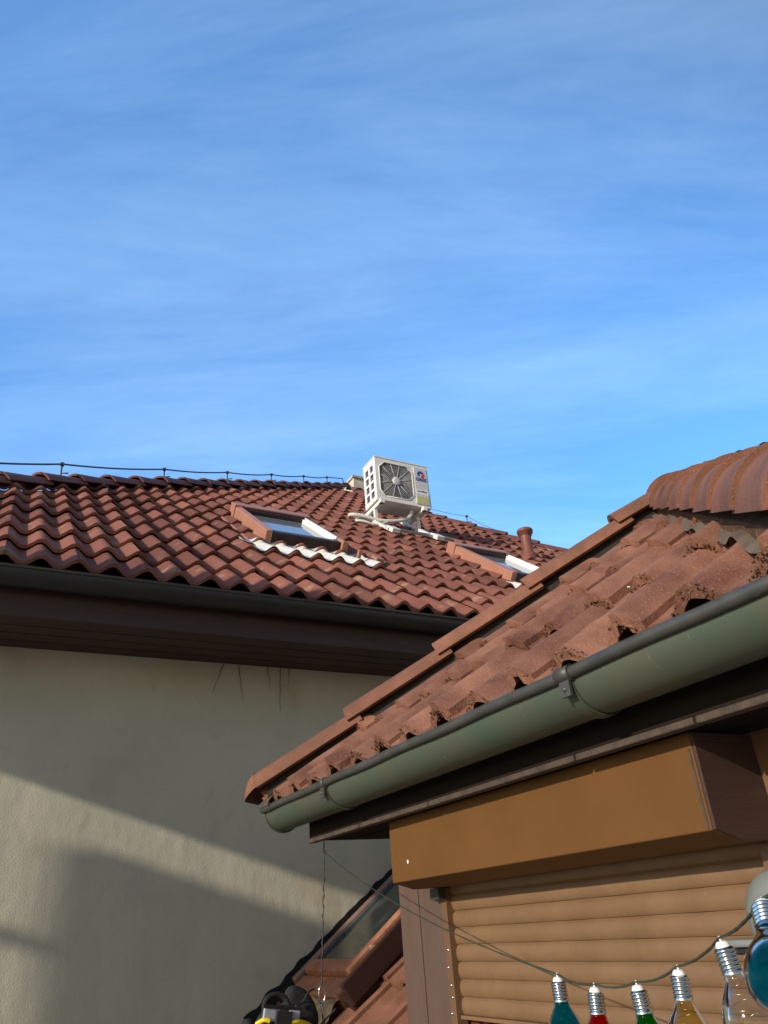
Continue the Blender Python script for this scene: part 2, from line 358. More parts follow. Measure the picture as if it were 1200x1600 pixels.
# ================================================================== GROUND
g = MB(); g.add([(-60, -60, 0), (60, -60, 0), (60, 60, 0), (-60, 60, 0)], [(0, 1, 2, 3)])
gr = link('ground', g, M['paving']); gr['kind'] = 'structure'

# ================================================================== MAIN HOUSE
YE = 3.8; ZE = 3.285; TH = R(37.5); T = math.tan(TH); CS = math.cos(TH)
def RZ(y): return ZE + T * (y - YE)
house = thing('house', 'rendered house with red tiled hipped roof and dark eaves behind the near roof corner', 'house', (3.5, 4.3, 0))
apexL = Vector((4.71, 9.62, 0)); hipL0 = Vector((-0.11 - 1.45, 5.38 - 1.28, 0))
HL = [(-1.9, 3.8), (-0.11, 5.38), (1.697, 7.254), (4.709, 9.62)]
HR = [(4.80, 9.62), (4.92, 9.1), (5.188, 8.011), (5.869, 7.355), (6.413, 6.71), (9.32, 3.8)]
def interp(poly, y):
    pts = sorted(poly, key=lambda p: p[1])
    if y <= pts[0][1]: a, b = pts[0], pts[1]
    elif y >= pts[-1][1]: a, b = pts[-2], pts[-1]
    else:
        for a, b in zip(pts, pts[1:]):
            if a[1] <= y <= b[1]: break
    return a[0] + (b[0] - a[0]) * (y - a[1]) / (b[1] - a[1])
flo = lambda s: interp(HL, 3.668 + s * CS)
fhi = lambda s: interp(HR, 3.668 + s * CS)
nR = Vector((0, -math.sin(TH), math.cos(TH))); uR = Vector((0, CS, math.sin(TH)))
YT = 3.668; O_R = Vector((0, YT, RZ(YT)))
EXP = .352; PER = .163
rt = MB()
ncr = int((9.62 - YE) / CS / EXP)
windows = [(1.66, 4.83, 2.32, 5.65), (3.74, 4.71, 4.36, 5.53)]
def skipw(u, s):
    y = 3.668 + s * CS
    return any(x0 + .06 < u < x1 - .12 and y0 + .1 < y < y1 - .08 for x0, y0, x1, y1 in windows)
profR = tiles(rt, O_R, X_, uR, nR, ncr, EXP, PER, flo, fhi, .046, .075, 16, 3, lift=.034, th=.02, jit=.0035, skip=skipw)
rt_o = link('roof', rt, M['tile_far'], house)
# underlay, other roof faces
ul = MB()
def pr(x, y, h=-.01): return Vector((x, y, RZ(y))) + nR * h
ul.add([pr(*p) for p in [(-1.95, 3.74), (-1.88, 3.82), (-.11, 5.4), (1.7, 7.26), (4.71, 9.6), (4.80, 9.6), (5.19, 8.0), (5.87, 7.34), (6.41, 6.7), (9.3, 3.82), (9.36, 3.74)]], [tuple(range(11))])
ul.add([pr(-1.9, 3.8), pr(4.71, 9.62), (4.71, 12, RZ(9.62)), (-1.9, 17, ZE)], [(0, 3, 2, 1)])
ul.add([pr(9.32, 3.8), pr(6.413, 6.71), pr(5.188, 8.01), pr(4.8, 9.62), (4.8, 12, RZ(9.6)), (9.32, 17, ZE)], [tuple(range(6))])
link('rear_roof_slope', ul, M['tile_far'], house)
# hip caps
hc = MB()
def hp(x, y, h=.035): return Vector((x, y, RZ(y))) + Z_ * h
caps(hc, hp(-1.9, 3.8), hp(-0.11, 5.38), .40, .115, up=0, ang=75, tilt=.03)
caps(hc, hp(-0.11, 5.38), hp(4.72, 9.64), .40, .115, up=0, ang=75, tilt=.03)
link('hip_tiles', hc, M['cap_far'], rt_o)
hc = MB()
caps(hc, hp(5.19, 8.01), hp(4.79, 9.6), .45, .10, up=0, ang=75, tilt=.02)
caps(hc, hp(9.2, 3.9), hp(5.19, 8.01), .45, .10, up=0, ang=75, tilt=.02)
link('hip_tiles', hc, M['cap_far'], rt_o)
# walls
wl = MB(); wl.box((-1.3, 4.3, -.2), (8.8, 16.5, 3.02)); link('wall', wl, M['render'], house)
# fascia, soffit
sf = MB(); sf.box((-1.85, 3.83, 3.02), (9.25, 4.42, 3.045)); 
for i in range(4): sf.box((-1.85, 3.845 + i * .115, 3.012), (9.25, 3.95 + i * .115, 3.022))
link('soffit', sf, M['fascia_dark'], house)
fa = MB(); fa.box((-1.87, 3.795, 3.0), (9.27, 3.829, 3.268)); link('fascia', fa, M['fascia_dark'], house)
# gutter, half round
def half_gutter(mb, xc, zc, r, y0, y1, along='x', seg=16, t=.003, drop=0):
    for rr, flip in ((r, False), (r - t, True)):
        vs = []
        for q in (0, 1):
            w = y0 if q == 0 else y1
            for i in range(seg + 1):
                a = math.pi + math.pi * i / seg
                c, z = xc + rr * math.cos(a), zc + rr * math.sin(a)
                vs.append((w, c, z) if along == 'x' else (c, w, z))
        N = seg + 1; fs = [(i, i + 1, N + i + 1, N + i) for i in range(seg)]
        if flip: fs = [f[::-1] for f in fs]
        mb.add(vs, fs, .5, True)
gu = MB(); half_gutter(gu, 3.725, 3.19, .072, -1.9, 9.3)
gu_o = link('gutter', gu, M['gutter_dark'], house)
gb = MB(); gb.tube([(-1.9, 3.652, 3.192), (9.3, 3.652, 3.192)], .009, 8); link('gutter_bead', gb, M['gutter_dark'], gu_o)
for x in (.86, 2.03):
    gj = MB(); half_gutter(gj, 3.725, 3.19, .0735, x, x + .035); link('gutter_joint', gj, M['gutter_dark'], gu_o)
# drip stains: thin dark runs on the wall under the eave
M['stain'] = mat('dark_run_stain', (0.15, 0.10, 0.075), rough=.9)
for (x, dx, z0) in ((1.25, -.06, .17), (1.34, .03, .2), (1.52, .02, .14), (1.6, .0, .26), (1.66, -.01, .10)):
    p = []; st = MB()
    for i in range(9): p.append((x + dx * (i / 8) + .006 * noise.noise(Vector((x * 9, i * .9, 0))), 4.2965, 3.01 - z0 * i / 8))
    w = [max(.0012, .0035 * (1 - i / 9)) for i in range(9)]
    vs = []
    for q, ww in zip(p, w): vs += [(q[0] - ww, q[1], q[2]), (q[0] + ww, q[1], q[2])]
    st.add(vs, [(2 * i, 2 * i + 1, 2 * i + 3, 2 * i + 2) for i in range(8)])
    link('drip_stain', st, M['stain'], house)
# chimney
ch = MB(); ch.box((5.06, 10.0, 7.5), (5.6, 10.5, 8.30)); ch.box((5.03, 9.97, 8.30), (5.63, 10.53, 8.34))
link('chimney', ch, M['chim'], rt_o)

# roof windows
def roof_window(x0, y0, x1, y1, name_parent):
    O = Vector((x0, y0, RZ(y0))); w = x1 - x0; L = (y1 - y0) / CS; H = .15; t = .05
    ex = X_; es = uR; en = nR
    fr = MB()
    fr.obox(O, ex, es, en, (t, 0, -.05), (w - t, .09, H - .02))           # bottom face, its shade put into the dark colour
    win = link('roof_window', fr, M['clad_dark'], house, bevel=.006)
    hd = MB(); hd.obox(O, ex, es, en, (t, L - .12, -.05), (w - t, L, H + .0)); link('head_frame', hd, M['clad_dark'], win, bevel=.006)
    hd = MB(); hd.obox(O, ex, es, en, (t, L - .16, -.05), (w - t, L - .123, H - .01)); link('head_frame', hd, M['clad_dark'], win, bevel=.006)
    cl = MB(); cl.prism([(-.0, -.04), (t, -.04), (t, H), (-.0, H - .01)], O, ex, en, es, -.03, L * .985)
    link('side_cladding', cl, M['clad'], win, bevel=.006)
    cl = MB(); cl.obox(O, ex, es, en, (-.012, L * .90, -.03), (w + .012, L * 1.03, H + .012)); cl.obox(O, ex, es, en, (-.09, -.03, .0), (.0, L * 1.0, .035))
    link('hood', cl, M['clad'], win, bevel=.006)
    cl = MB(); cl.prism([(w - t, -.04), (w, -.04), (w, H - .01), (w - t, H)], O, ex, en, es, -.03, L * .985)
    cl.obox(O, ex, es, en, (w, -.03, .0), (w + .09, L * 1.0, .035))
    link('side_cladding', cl, M['clad'], win, bevel=.006)
    wr = MB(); wr.obox(O, ex, es, en, (w - t - .014, .09, .10), (w - t - .001, L - .165, H + .003)); wr.obox(O, ex, es, en, (w - t - .032, .09, .10), (w - t - .022, L - .165, H - .012))
    link('sunlit_strip', wr, M['white'], win)  # white strips stand in for the sunlit inner side of the frame
    gp = MB(); gp.obox(O, ex, es, en, (t + .001, .091, .094), (w - t - .001, L - .165, .106)); link('pane', gp, M['glass_sky'], win)
    lip = MB(); lip.obox(O, ex, es, en, (t, .085, .115), (w - t, .10, .125)); link('pane_rail', lip, M['galv'], win)
    return win
for wdw in windows: roof_window(*wdw, house)
# white lead aprons draped over the rolls
def apron(x0, x1, y0, y1, hoff):
    a = MB()
    def P(u, v):
        x = x0 + (x1 - x0) * u; y = y0 + (y1 - y0) * v + .012 * noise.noise(Vector((x * 7, 0, 1)))
        s = (y - YT) / CS; k = math.floor(s / EXP); f = (s - k * EXP) / (EXP + .05)
        return O_R + X_ * x + uR * s + nR * (profR(x) * (1 - .35 * v) + .034 * (1 - f) + .018)
    a.grid(P, 90, 4)
    return a
link('apron', apron(1.46, 2.44, 4.52, 4.83, 0), M['whitestrip'], house)
link('apron', apron(3.66, 4.40, 4.43, 4.71, 0), M['whitestrip'], house)
bk = MB(); bk.obox(Vector((2.46, 4.62, RZ(4.62))), X_, uR, nR, (0, 0, .02), (.07, .10, .10)); link('snow_hook', bk, M['clad'], house, bevel=.008); bk = MB(); bk.obox(Vector((2.33, 4.66, RZ(4.66))), X_, uR, nR, (0, 0, .02), (.03, .03, .13))
link('snow_hook', bk, M['clad'], house, bevel=.008)
# vent pipe
vp = thing('vent_pipe', 'brown capped vent pipe standing on the far red roof right of the roof windows', 'vent pipe', (5.175, 6.04, RZ(6.04)))
p = MB(); b0 = Vector((5.175, 6.04, RZ(6.04))); p.lathe([(.09, -.05), (.088, .05), (.066, .11), (.060, .13), (.060, .35)], b0, Z_, 24); link('stack', p, M['pipe'], vp)
p = MB(); p.lathe([(.060, .32), (.072, .325), (.072, .35), (.088, .355), (.091, .375), (.091, .39), (.08, .402), (.0, .406)], b0, Z_, 28); link('cowl', p, M['pipe'], vp)
p = MB(); p.obox(b0, X_, uR, nR, (-.12, -.17, .03), (.12, .12, .058)); p.obox(b0, X_, uR, nR, (.10, -.15, .03), (.22, -.02, .06)); link('base_plate', p, M['pipe'], vp, bevel=.01)

# lightning conductors
def conductor(pts, hs, label, wr=.006, extra=None, loc=(0, 0, 0), last=True):
    th_ = thing('lightning_conductor', label, 'lightning conductor', loc)
    tops = []
    for P, h in zip(pts, hs):
        c = MB(); c.tube([P - Z_ * .03, P + Z_ * h], .007, 6); c.box(P + Vector((-.014, -.014, h - .014)), P + Vector((.014, .014, h + .010))); c.tube([P + Z_ * (h * .35), P + Z_ * (h * .35) + Vector((.05, -.035, -.01))], .006, 6)
        link('holder', c, M['wire'], th_); tops.append(P + Z_ * h)
    w = MB(); path = []
    for a, b in zip(tops, tops[1:]):
        for i in range(8):
            t = i / 8; path.append(a.lerp(b, t) - Z_ * (.018 * 4 * t * (1 - t)) + X_ * .006 * noise.noise(a * 3 + Vector((t * 3, 0, 0))))
    path.append(tops[-1])
    if extra: path = [Vector(q) for q in extra[0]] + path + [Vector(q) for q in extra[1]]
    w.tube(path, wr, 6); link('wire', w, M['wire'], th_)
    return th_
HLa, HLb = hp(-0.11, 5.38, .12), hp(4.72, 9.64, .12)
ss = [-.09, .085, .285, .46, .62, .765, .89]
ptsL = [HLa.lerp(HLb, s) for s in ss]
conductor(ptsL, [.13] * 7, 'conductor wire on small holders along the dark left hip of the far roof', .0075, (([]), ([HLa.lerp(HLb, .985) + Z_ * .12, HLa.lerp(HLb, .99) + Z_ * .02])), loc=ptsL[0])
HRa, HRb = hp(5.19, 8.01, .10), hp(6.413, 6.71, .10)
r0, r1, r2 = HRa.lerp(HRb, -.04), HRa.lerp(HRb, .30), HRa.lerp(HRb, .55)
cpath = [HRa.lerp(HRb, .55) + Z_ * .02]
for (x, y) in ((5.60, 7.15), (5.72, 6.85), (6.0, 6.6), (6.35, 6.25)): cpath.append(Vector((x, y, RZ(y) + .09)))
conductor([r0, r1, r2], [.1, .13, .03], 'thin conductor wire over the right hip of the far roof beyond the air conditioner', .0032, ([], cpath), loc=r1)

# ================================================================== AIR CONDITIONER
AX0, AX1, AY0, AY1, AZ0, AZ1 = 3.40, 4.06, 6.19, 6.47, 5.545, 6.07
ac = thing('air_conditioner', 'white outdoor air conditioner unit on a steel bracket on the far roof', 'air conditioner', (3.73, 6.33, 5.2))
b = MB(); t = .012
# shell with a fan opening in front
fx0, fx1 = AX0 + .045, AX0 + .455; fz0, fz1 = AZ0 + .055, AZ1 - .045
b.box((AX0 + .012, AY0, AZ0), (fx0, AY0 + t, AZ1)); b.box((fx1, AY0, AZ0), (AX1, AY0 + t, AZ1)); b.box((fx0, AY0, AZ0), (fx1, AY0 + t, fz0)); b.box((fx0, AY0, fz1), (fx1, AY0 + t, AZ1))
c_ = .07
for (cx_, cz_, sx_, sz_) in ((fx0, fz0, 1, 1), (fx1, fz0, -1, 1), (fx0, fz1, 1, -1), (fx1, fz1, -1, -1)):
    b.prism([(cx_, cz_), (cx_ + sx_ * c_, cz_), (cx_, cz_ + sz_ * c_)], Vector((0, 0, 0)), X_, Z_, Y_, AY0 + .0005, AY0 + t)
b.box((AX0 + .012, AY0 + t, AZ0), (AX1 - .002, AY1, AZ0 + t)); b.box((AX0 - .006, AY0 - .006, AZ1), (AX1 + .006, AY1 + .006, AZ1 + .014)); b.box((AX1 - t, AY0 + t, AZ0 + t), (AX1, AY1, AZ1)); b.box((AX0 + .012, AY1 - t, AZ0 + t), (AX1 - t, AY1, AZ1))
link('casing', b, M['white'], ac, bevel=.003)
# slotted left side
b = MB(); nx, nz = 2, 4; ylo, yhi = AY0, AY1; zlo, zhi = AZ0, AZ1
ys = [AY0, AY0 + .055, AY0 + .13, AY0 + .165, AY0 + .24, AY1]; zs = [AZ0]
hz = (AZ1 - AZ0 - .10) / 4
for i in range(4): zs += [AZ0 + .055 + i * hz, AZ0 + .055 + i * hz + hz * .74]
zs.append(AZ1)
for i in (0, 2, 4): b.box((AX0, ys[i], AZ0), (AX0 + .011, ys[i + 1], AZ1))
for i in (1, 3):
    for q in range(0, len(zs) - 1, 2): b.box((AX0, ys[i], zs[q]), (AX0 + .011, ys[i + 1], zs[q + 1]))
link('side_panel', b, M['white'], ac)
b = MB(); b.box((AX0 + .0125, AY0 + .02, AZ0 + .03), (AX0 + .03, AY1 - .02, AZ1 - .03)); b.box((AX0 + .05, AY0 + .06, AZ0 + .03), (AX0 + .50, AY0 + .075, AZ1 - .02)); link('coil', b, M['fins'], ac)
# grille: spokes, rings, hub
cxg, czg = (fx0 + fx1) / 2, (fz0 + fz1) / 2
b = MB()
for k in range(12):
    a = 2 * math.pi * k / 12 + .26
    dx, dz = math.cos(a), math.sin(a); L = min(.200 / max(abs(dx), 1e-3), (fz1 - fz0) / 2 / max(abs(dz), 1e-3), .245)
    b.tube([(cxg + dx * .04, AY0 + .002, czg + dz * .04), (cxg + dx * L, AY0 + .004, czg + dz * L)], .0038, 6)
for j in range(1, 13):
    r_ = .045 + j * .0155; pts = []
    for k in range(49):
        a = 2 * math.pi * k / 48; pts.append((cxg + max(-.2, min(.2, r_ * math.cos(a))), AY0 + .006, czg + max(-.208, min(.208, r_ * math.sin(a)))))
    b.tube(pts, .0030, 4, caps=False)
link('fan_grille', b, M['grille'], ac)
b = MB(); b.lathe([(.0, .012), (.035, .012), (.05, .006), (.05, -.006)], Vector((cxg, AY0 - .001, czg)), -Y_, 28); link('grille_hub', b, M['panel'], ac)
b = MB()
fr_ = [(fx0 + c_, fz0), (fx1 - c_, fz0), (fx1, fz0 + c_), (fx1, fz1 - c_), (fx1 - c_, fz1), (fx0 + c_, fz1), (fx0, fz1 - c_), (fx0, fz0 + c_), (fx0 + c_, fz0)]
b.tube([(x, AY0 - .002, z) for x, z in fr_], .006, 6); link('grille_rim', b, M['white'], ac)
b = MB()
for k in range(5):
    a = 2 * math.pi * k / 5
    P = lambda r, aa, y: (cxg + r * math.cos(aa), y, czg + r * math.sin(aa))
    b.add([P(.03, a, AY0 + .03), P(.19, a + .1, AY0 + .025), P(.19, a + .8, AY0 + .05), P(.03, a + .9, AY0 + .05)], [(0, 1, 2, 3)])
link('fan', b, M['fandark'], ac)
# name plate
px0, px1, pz0, pz1 = fx1 + .022, AX1 - .018, AZ0 + .03, AZ1 - .03
b = MB(); b.box((px0, AY0 - .010, pz0), (px1, AY0 - .0005, pz1)); plate = link('front_panel', b, M['panel'], ac, bevel=.004)
pcx = (px0 + px1) / 2
def disc(mb, x, z, r, a0, a1, y, ri=0, n=20):
    o_ = [(x + r * math.cos(a0 + (a1 - a0) * i / n), y, z + r * math.sin(a0 + (a1 - a0) * i / n)) for i in range(n + 1)]
    i_ = [(x + ri * math.cos(a0 + (a1 - a0) * i / n), y, z + ri * math.sin(a0 + (a1 - a0) * i / n)) for i in range(n + 1)]
    N = n + 1; mb.add(o_ + i_, [(i, i + 1, N + i + 1, N + i) for i in range(n)])
b = MB(); disc(b, pcx, pz1 - .085, .042, R(20), R(225), AY0 - .0125, .014); link('emblem', b, M['blue'], plate)
b = MB(); disc(b, pcx + .006, pz1 - .09, .040, R(-95), R(15), AY0 - .0128, .008); link('emblem', b, M['redp'], plate)
def text(body, x, z, size, m, parent, y, extr=.0006, name='lettering'):
    cu = bpy.data.curves.new('t', 'FONT'); cu.body = body; cu.size = size; cu.align_x = 'CENTER'; cu.extrude = extr; cu.offset = size * .02
    ob = bpy.data.objects.new('t', cu); COL.objects.link(ob)
    dg = bpy.context.evaluated_depsgraph_get(); me = bpy.data.meshes.new_from_object(ob.evaluated_get(dg))
    mb = MB(); mb.add([(x + v.co.x, y - v.co.z, z + v.co.y) for v in me.vertices], [tuple(p.vertices) for p in me.polygons])
    bpy.data.objects.remove(ob); bpy.data.curves.remove(cu); bpy.data.meshes.remove(me)
    return link(name, mb, m, parent)
text('GREE', pcx, pz1 - .172, .058, M['blue'], plate, AY0 - .0125)
text('Inverter', pcx, pz1 - .225, .024, M['white'], plate, AY0 - .0125)
b = MB(); b.box((px0 + .004, AY0 - .0118, pz0 + .118), (px1 - .004, AY0 - .0101, pz0 + .185)); link('sticker', b, M['white'], plate)
text('eroklima', pcx, pz0 + .150, .032, M['blue'], plate, AY0 - .0125)
b = MB(); b.box((px0 + .012, AY0 - .0118, pz0 + .012), (px1 - .012, AY0 - .0101, pz0 + .095)); link('sticker', b, M['yellowp'], plate)
b = MB(); b.box((AX1, AY0 + .03, AZ0 + .02), (AX1 + .03, AY0 + .16, AZ0 + .2)); link('valve_cover', b, M['white'], ac, bevel=.01)
# brackets
def bracket(x, base_y):
    b = MB(); zt = AZ0 - .004; yb = YE + (zt - .03 - ZE) / T - .02
    b.box((x - .022, AY0 - .02, zt - .045), (x + .022, yb, zt))                       # level arm
    b.obox(Vector((x, AY0 - .08, RZ(AY0 - .08))), X_, uR, nR, (-.03, 0, .075), (.03, (yb - AY0 + .15) / CS, .105))   # foot along the slope
    b.box((x - .018, AY0 + .13, RZ(AY0 + .13) + .05), (x + .018, AY0 + .165, zt - .036))   # strut
    b.obox(Vector((x, AY0 - .20, RZ(AY0 - .20))), X_, uR, nR, (-.045, 0, .08), (.045, .16, .125))
    b.box((x - .028, AY0 - .03, zt - .045), (x + .028, AY0 + .02, zt + .004))
    b.obox(Vector((x, AY0 + .17, RZ(AY0 + .17) + .07)), X_, Vector((0, .75, .66)), Vector((0, -.66, .75)), (-.014, 0, -.012), (.014, .20, .012))
    return b
for x in (3.445, 3.965): link('bracket', bracket(x, 0), M['white'], ac, bevel=.004)
b = MB()
for dy in (-.13, -.08):
    b.obox(Vector((3.30, AY0 + dy, RZ(AY0 + dy))), X_, uR, nR, (0.1, 0, .085), (.86, .022, .110))
link('cross_rail', b, M['galv'], ac)
b = MB(); pts = []
ctl = [(3.86, 6.28, AZ0 - .02), (3.83, 6.27, AZ0 - .09), (3.74, 6.27, 5.39), (3.55, 6.30, 5.36), (3.36, 6.36, 5.40), (3.24, 6.40, 5.43), (3.20, 6.46, 5.45), (3.26, 6.55, 5.47), (3.42, 6.60, 5.50)]
def smooth(ctl, n=8):
    c = [Vector(q) for q in ctl]; c = [c[0] * 2 - c[1]] + c + [c[-1] * 2 - c[-2]]; out = []
    for i in range(1, len(c) - 2):
        for k in range(n):
            t = k / n; out.append(.5 * ((2 * c[i]) + (c[i + 1] - c[i - 1]) * t + (2 * c[i - 1] - 5 * c[i] + 4 * c[i + 1] - c[i + 2]) * t * t + (3 * c[i] - c[i - 1] - 3 * c[i + 1] + c[i + 2]) * t ** 3))
    out.append(c[-2]); return out
b.tube(smooth(ctl), .021, 10); link('refrigerant_pipe', b, M['hose'], ac)
b = MB(); b.tube(smooth([(3.55, 6.26, 5.33), (3.40, 6.24, 5.26), (3.26, 6.28, 5.30), (3.22, 6.36, 5.34), (3.30, 6.42, 5.40), (3.5, 6.42, 5.40)]), .014, 8); link('refrigerant_pipe', b, M['hose'], ac)
b = MB(); b.tube(smooth([(3.74, 6.40, AZ1 + .01), (3.735, 6.41, AZ1 + .07), (3.70, 6.42, AZ1 + .10), (3.60, 6.44, AZ1 + .05), (3.56, 6.48, AZ1 - .05)]), .007, 8); link('cable', b, M['cable'], ac)

# ================================================================== NEAR BAY (hipped roof corner over a shuttered window)
bay = thing('bay', 'near brown bay with mossy red tiled hipped roof, green gutter and closed shutter', 'bay', (1.45, 1.7, 0))
TN = math.tan(R(36.5)); CN = math.cos(R(36.5)); SN = math.sin(R(36.5))
XE = 1.02; ZN = 1.982; YL, YR = 2.82, .52; YM = (YL + YR) / 2; HX = (YL - YR) / 2
O_N = Vector((XE, YL, ZN)); uxN = Vector((0, -1, 0)); usN = Vector((CN, 0, SN)); nN = Vector((-SN, 0, CN))
nt_ = MB(); eN = .318; perN = .158
loN = lambda s: min(s * CN, HX); hiN = lambda s: max((YL - YR) - s * CN, HX)
ncn = int(HX / CN / eN) + 1
random.seed(11)
profN = tiles(nt_, O_N, uxN, usN, nN, ncn, eN, perN, loN, hiN, .040, .064, 56, 12, lift=.031, th=.024, jit=.003, edge=.03, rough=.0045, phase=.12, over=.04)
roof_o = link('roof', nt_, M['tile_near'], bay)
# moss and grit crumbs on the noses
mo = MB()
def blob(mb, c, r, sq=(1, 1, 1)):
    bm = bmesh.new(); bmesh.ops.create_icosphere(bm, subdivisions=1, radius=1)
    sd = random.random() * 50
    vs = []
    for v in bm.verts:
        q = v.co.normalized(); k = 1 + .45 * noise.noise(q * 1.7 + Vector((sd, 0, 0)))
        vs.append(c + Vector((q.x * sq[0], q.y * sq[1], q.z * sq[2])) * r * k)
    mb.add(vs, [tuple(x.index for x in f.verts) for f in bm.faces], random.random(), False); bm.free()
for k in range(ncn):
    s0 = k * eN; u = loN(s0)
    while u < hiN(s0):
        d = abs(((u / perN + .5 + .12) % 1) - .5) * perN
        dens = .85 if d < .045 else .03
        if noise.noise(Vector((u * 5, s0 * 3, 9))) > .05: dens *= .3
        if random.random() < dens:
            for _ in range(4):
                h = profN(u) + .031 + .006
                c = O_N + uxN * (u + random.gauss(0, .004)) + usN * (s0 + random.gauss(.001, .0035)) + nN * (h - abs(random.gauss(0, .012)))
                blob(mo, c, random.uniform(.0012, .0032))
        u += .0055
mo_o = link('moss', mo, M['moss'], bay); mo_o['kind'] = 'stuff'
# closed underside and the three hidden faces of the hipped roof
uk = MB()
pk = Vector((XE + HX, YM, ZN + HX * TN)); cL = Vector((XE, YL, ZN)); cR = Vector((XE, YR, ZN)); bL = Vector((3.4, YL, ZN)); bR = Vector((3.4, YR, ZN)); pk2 = Vector((3.4, YM, pk.z))
dn = Z_ * -.03 + X_ * .03
uk.add([cL + dn, cR + dn, pk + dn], [(0, 1, 2)]); uk.add([cL + dn, pk + dn, pk2 + dn, bL + dn], [(0, 1, 2, 3)]); uk.add([cR + dn, bR + dn, pk2 + dn, pk + dn], [(0, 1, 2, 3)])
link('side_roof_slope', uk, M['tile_near'], bay)
# left hip: long caps standing proud of the tiles
cp = MB(); aL = (pk - cL).normalized()
caps(cp, cL - aL * .02 + Z_ * .075, pk + Z_ * .075, .405, .085, th=.018, seg=18, up=0, ang=82, taper=.10, jit=.003, tilt=.022, start=0)
hipl = link('hip_tiles', cp, M['cap_near'], roof_o)
# rounded starter end
ec = MB(); c0 = cL - aL * .02 + Z_ * .075; bb = aL.cross(Z_).normalized(); cc = bb.cross(aL)
def PE(u, v):
    t = R(-82 + 164 * u); ph = v * math.pi / 2; r_ = .085
    return c0 + cc * (.022 + r_ * math.cos(t) * math.cos(ph) - r_ * math.cos(R(82))) + bb * (r_ * math.sin(t) * (1 - .35 * v)) - aL * (.07 * math.sin(ph))
ec.grid(PE, 18, 8, .5); link('end_cap', ec, M['cap_near'], roof_o)
# lead roll under the caps
lr = MB(); pts = []
for i in range(60):
    t = i / 59; P = cL.lerp(pk, t); pts.append(P - bb * (-.075) * (1) + Z_ * (.055 + .014 * math.sin(t * 34) + .008 * noise.noise(Vector((t * 20, 2, 2)))))
side = bb if (bb.x + bb.y) < 0 else -bb
def PL(u, v):
    P = cL.lerp(pk, u); w = .045 + .022 * v + .010 * math.sin(u * 40 + 1) * v
    return P + side * w + Z_ * (.045 - .03 * v + .012 * math.sin(u * 52) * v + .010 * noise.noise(Vector((u * 14, v, 4))))
lr.grid(PL, 120, 4); link('flashing', lr, M['mortar'], roof_o)
# dark sheet painted in for the shade in the gap under the caps
fb = MB(); fb.add([cL + side * .045 + Z_ * .0, pk + side * .045, pk + side * .045 + Z_ * .09, cL + side * .045 + Z_ * .09], [(0, 1, 2, 3)]); link('hip_gap_shade', fb, M['dark_gap'], roof_o)
fb = MB(); fb.prism([(-.085, -.09), (.085, -.09), (.08, .060), (0, .11), (-.08, .060)], cR - (pk - cR).normalized() * .0, (pk - cR).cross(Z_).normalized(), Z_, (pk - cR).normalized(), -.02, (pk - cR).length + .08); link('hip_mortar', fb, M['moss'], roof_o)
# right hip: shorter ribbed caps coming towards the camera
cp = MB(); aR = (pk - cR).normalized()
caps(cp, cR + Z_ * .085 - aR * .02, pk + Z_ * .055 + aR * .07, .235, .108, th=.018, seg=22, up=0, ang=88, taper=.02, jit=.003, collar=.035, tilt=.010)
link('hip_tiles', cp, M['cap_near'], roof_o)
ec = MB(); c1 = pk + Z_ * .055 + aR * .08; bR_ = aR.cross(Z_).normalized(); cR_ = bR_.cross(aR)
def PF(u, v):
    t = R(-84 + 168 * u); ph = v * math.pi / 2; r_ = .102
    return c1 + cR_ * (.0 + r_ * math.cos(t) * math.cos(ph) - r_ * .1) + bR_ * (r_ * math.sin(t) * math.cos(ph * .9)) + aR * (.06 * math.sin(ph))
ec.grid(PF, 18, 8, .4); link('end_cap', ec, M['cap_near'], roof_o)
lr = MB(); sideR = bR_ if (bR_.x) < 0 else -bR_
def PR(u, v):
    P = cR.lerp(pk, u); w = .06 + .042 * v
    return P + sideR * w + Z_ * (.050 - .030 * v + .008 * math.sin(u * 46) * v + .012 * noise.noise(Vector((u * 14, v, 8))))
lr.grid(PR, 100, 4); link('flashing', lr, M['mortar'], roof_o)
# steel clips on the right hip caps
Lr = (pk - cR).length
for k in range(2, 7):
    s = k * .235
    c = MB(); q = cR.lerp(pk, s / Lr) + Z_ * (.086 - .03 * s / Lr) + aR * .0; 
    def PC(u, v):
        t = R(8 + 22 * u); return q + aR * (-.022 + .05 * v) + cR_ * (.016 + (.1100 - .004 * v) * math.cos(t) - .108 * math.cos(R(86))) - sideR * (.1105 * math.sin(t))
    c.grid(PC, 5, 1); link('clip', c, M['galv'], roof_o)
# droppings, lichen
dr = MB()
for (u, s, r_) in ((1.02, .62, .009), (.42, .16, .007), (1.7, .30, .006), (.8, .33, .004), (1.25, .5, .004)):
    dr = MB(); blob(dr, O_N + uxN * u + usN * s + nN * (profN(u) + .03), r_, (1, .7, .4)); link('bird_dropping', dr, M['dropping'], roof_o)

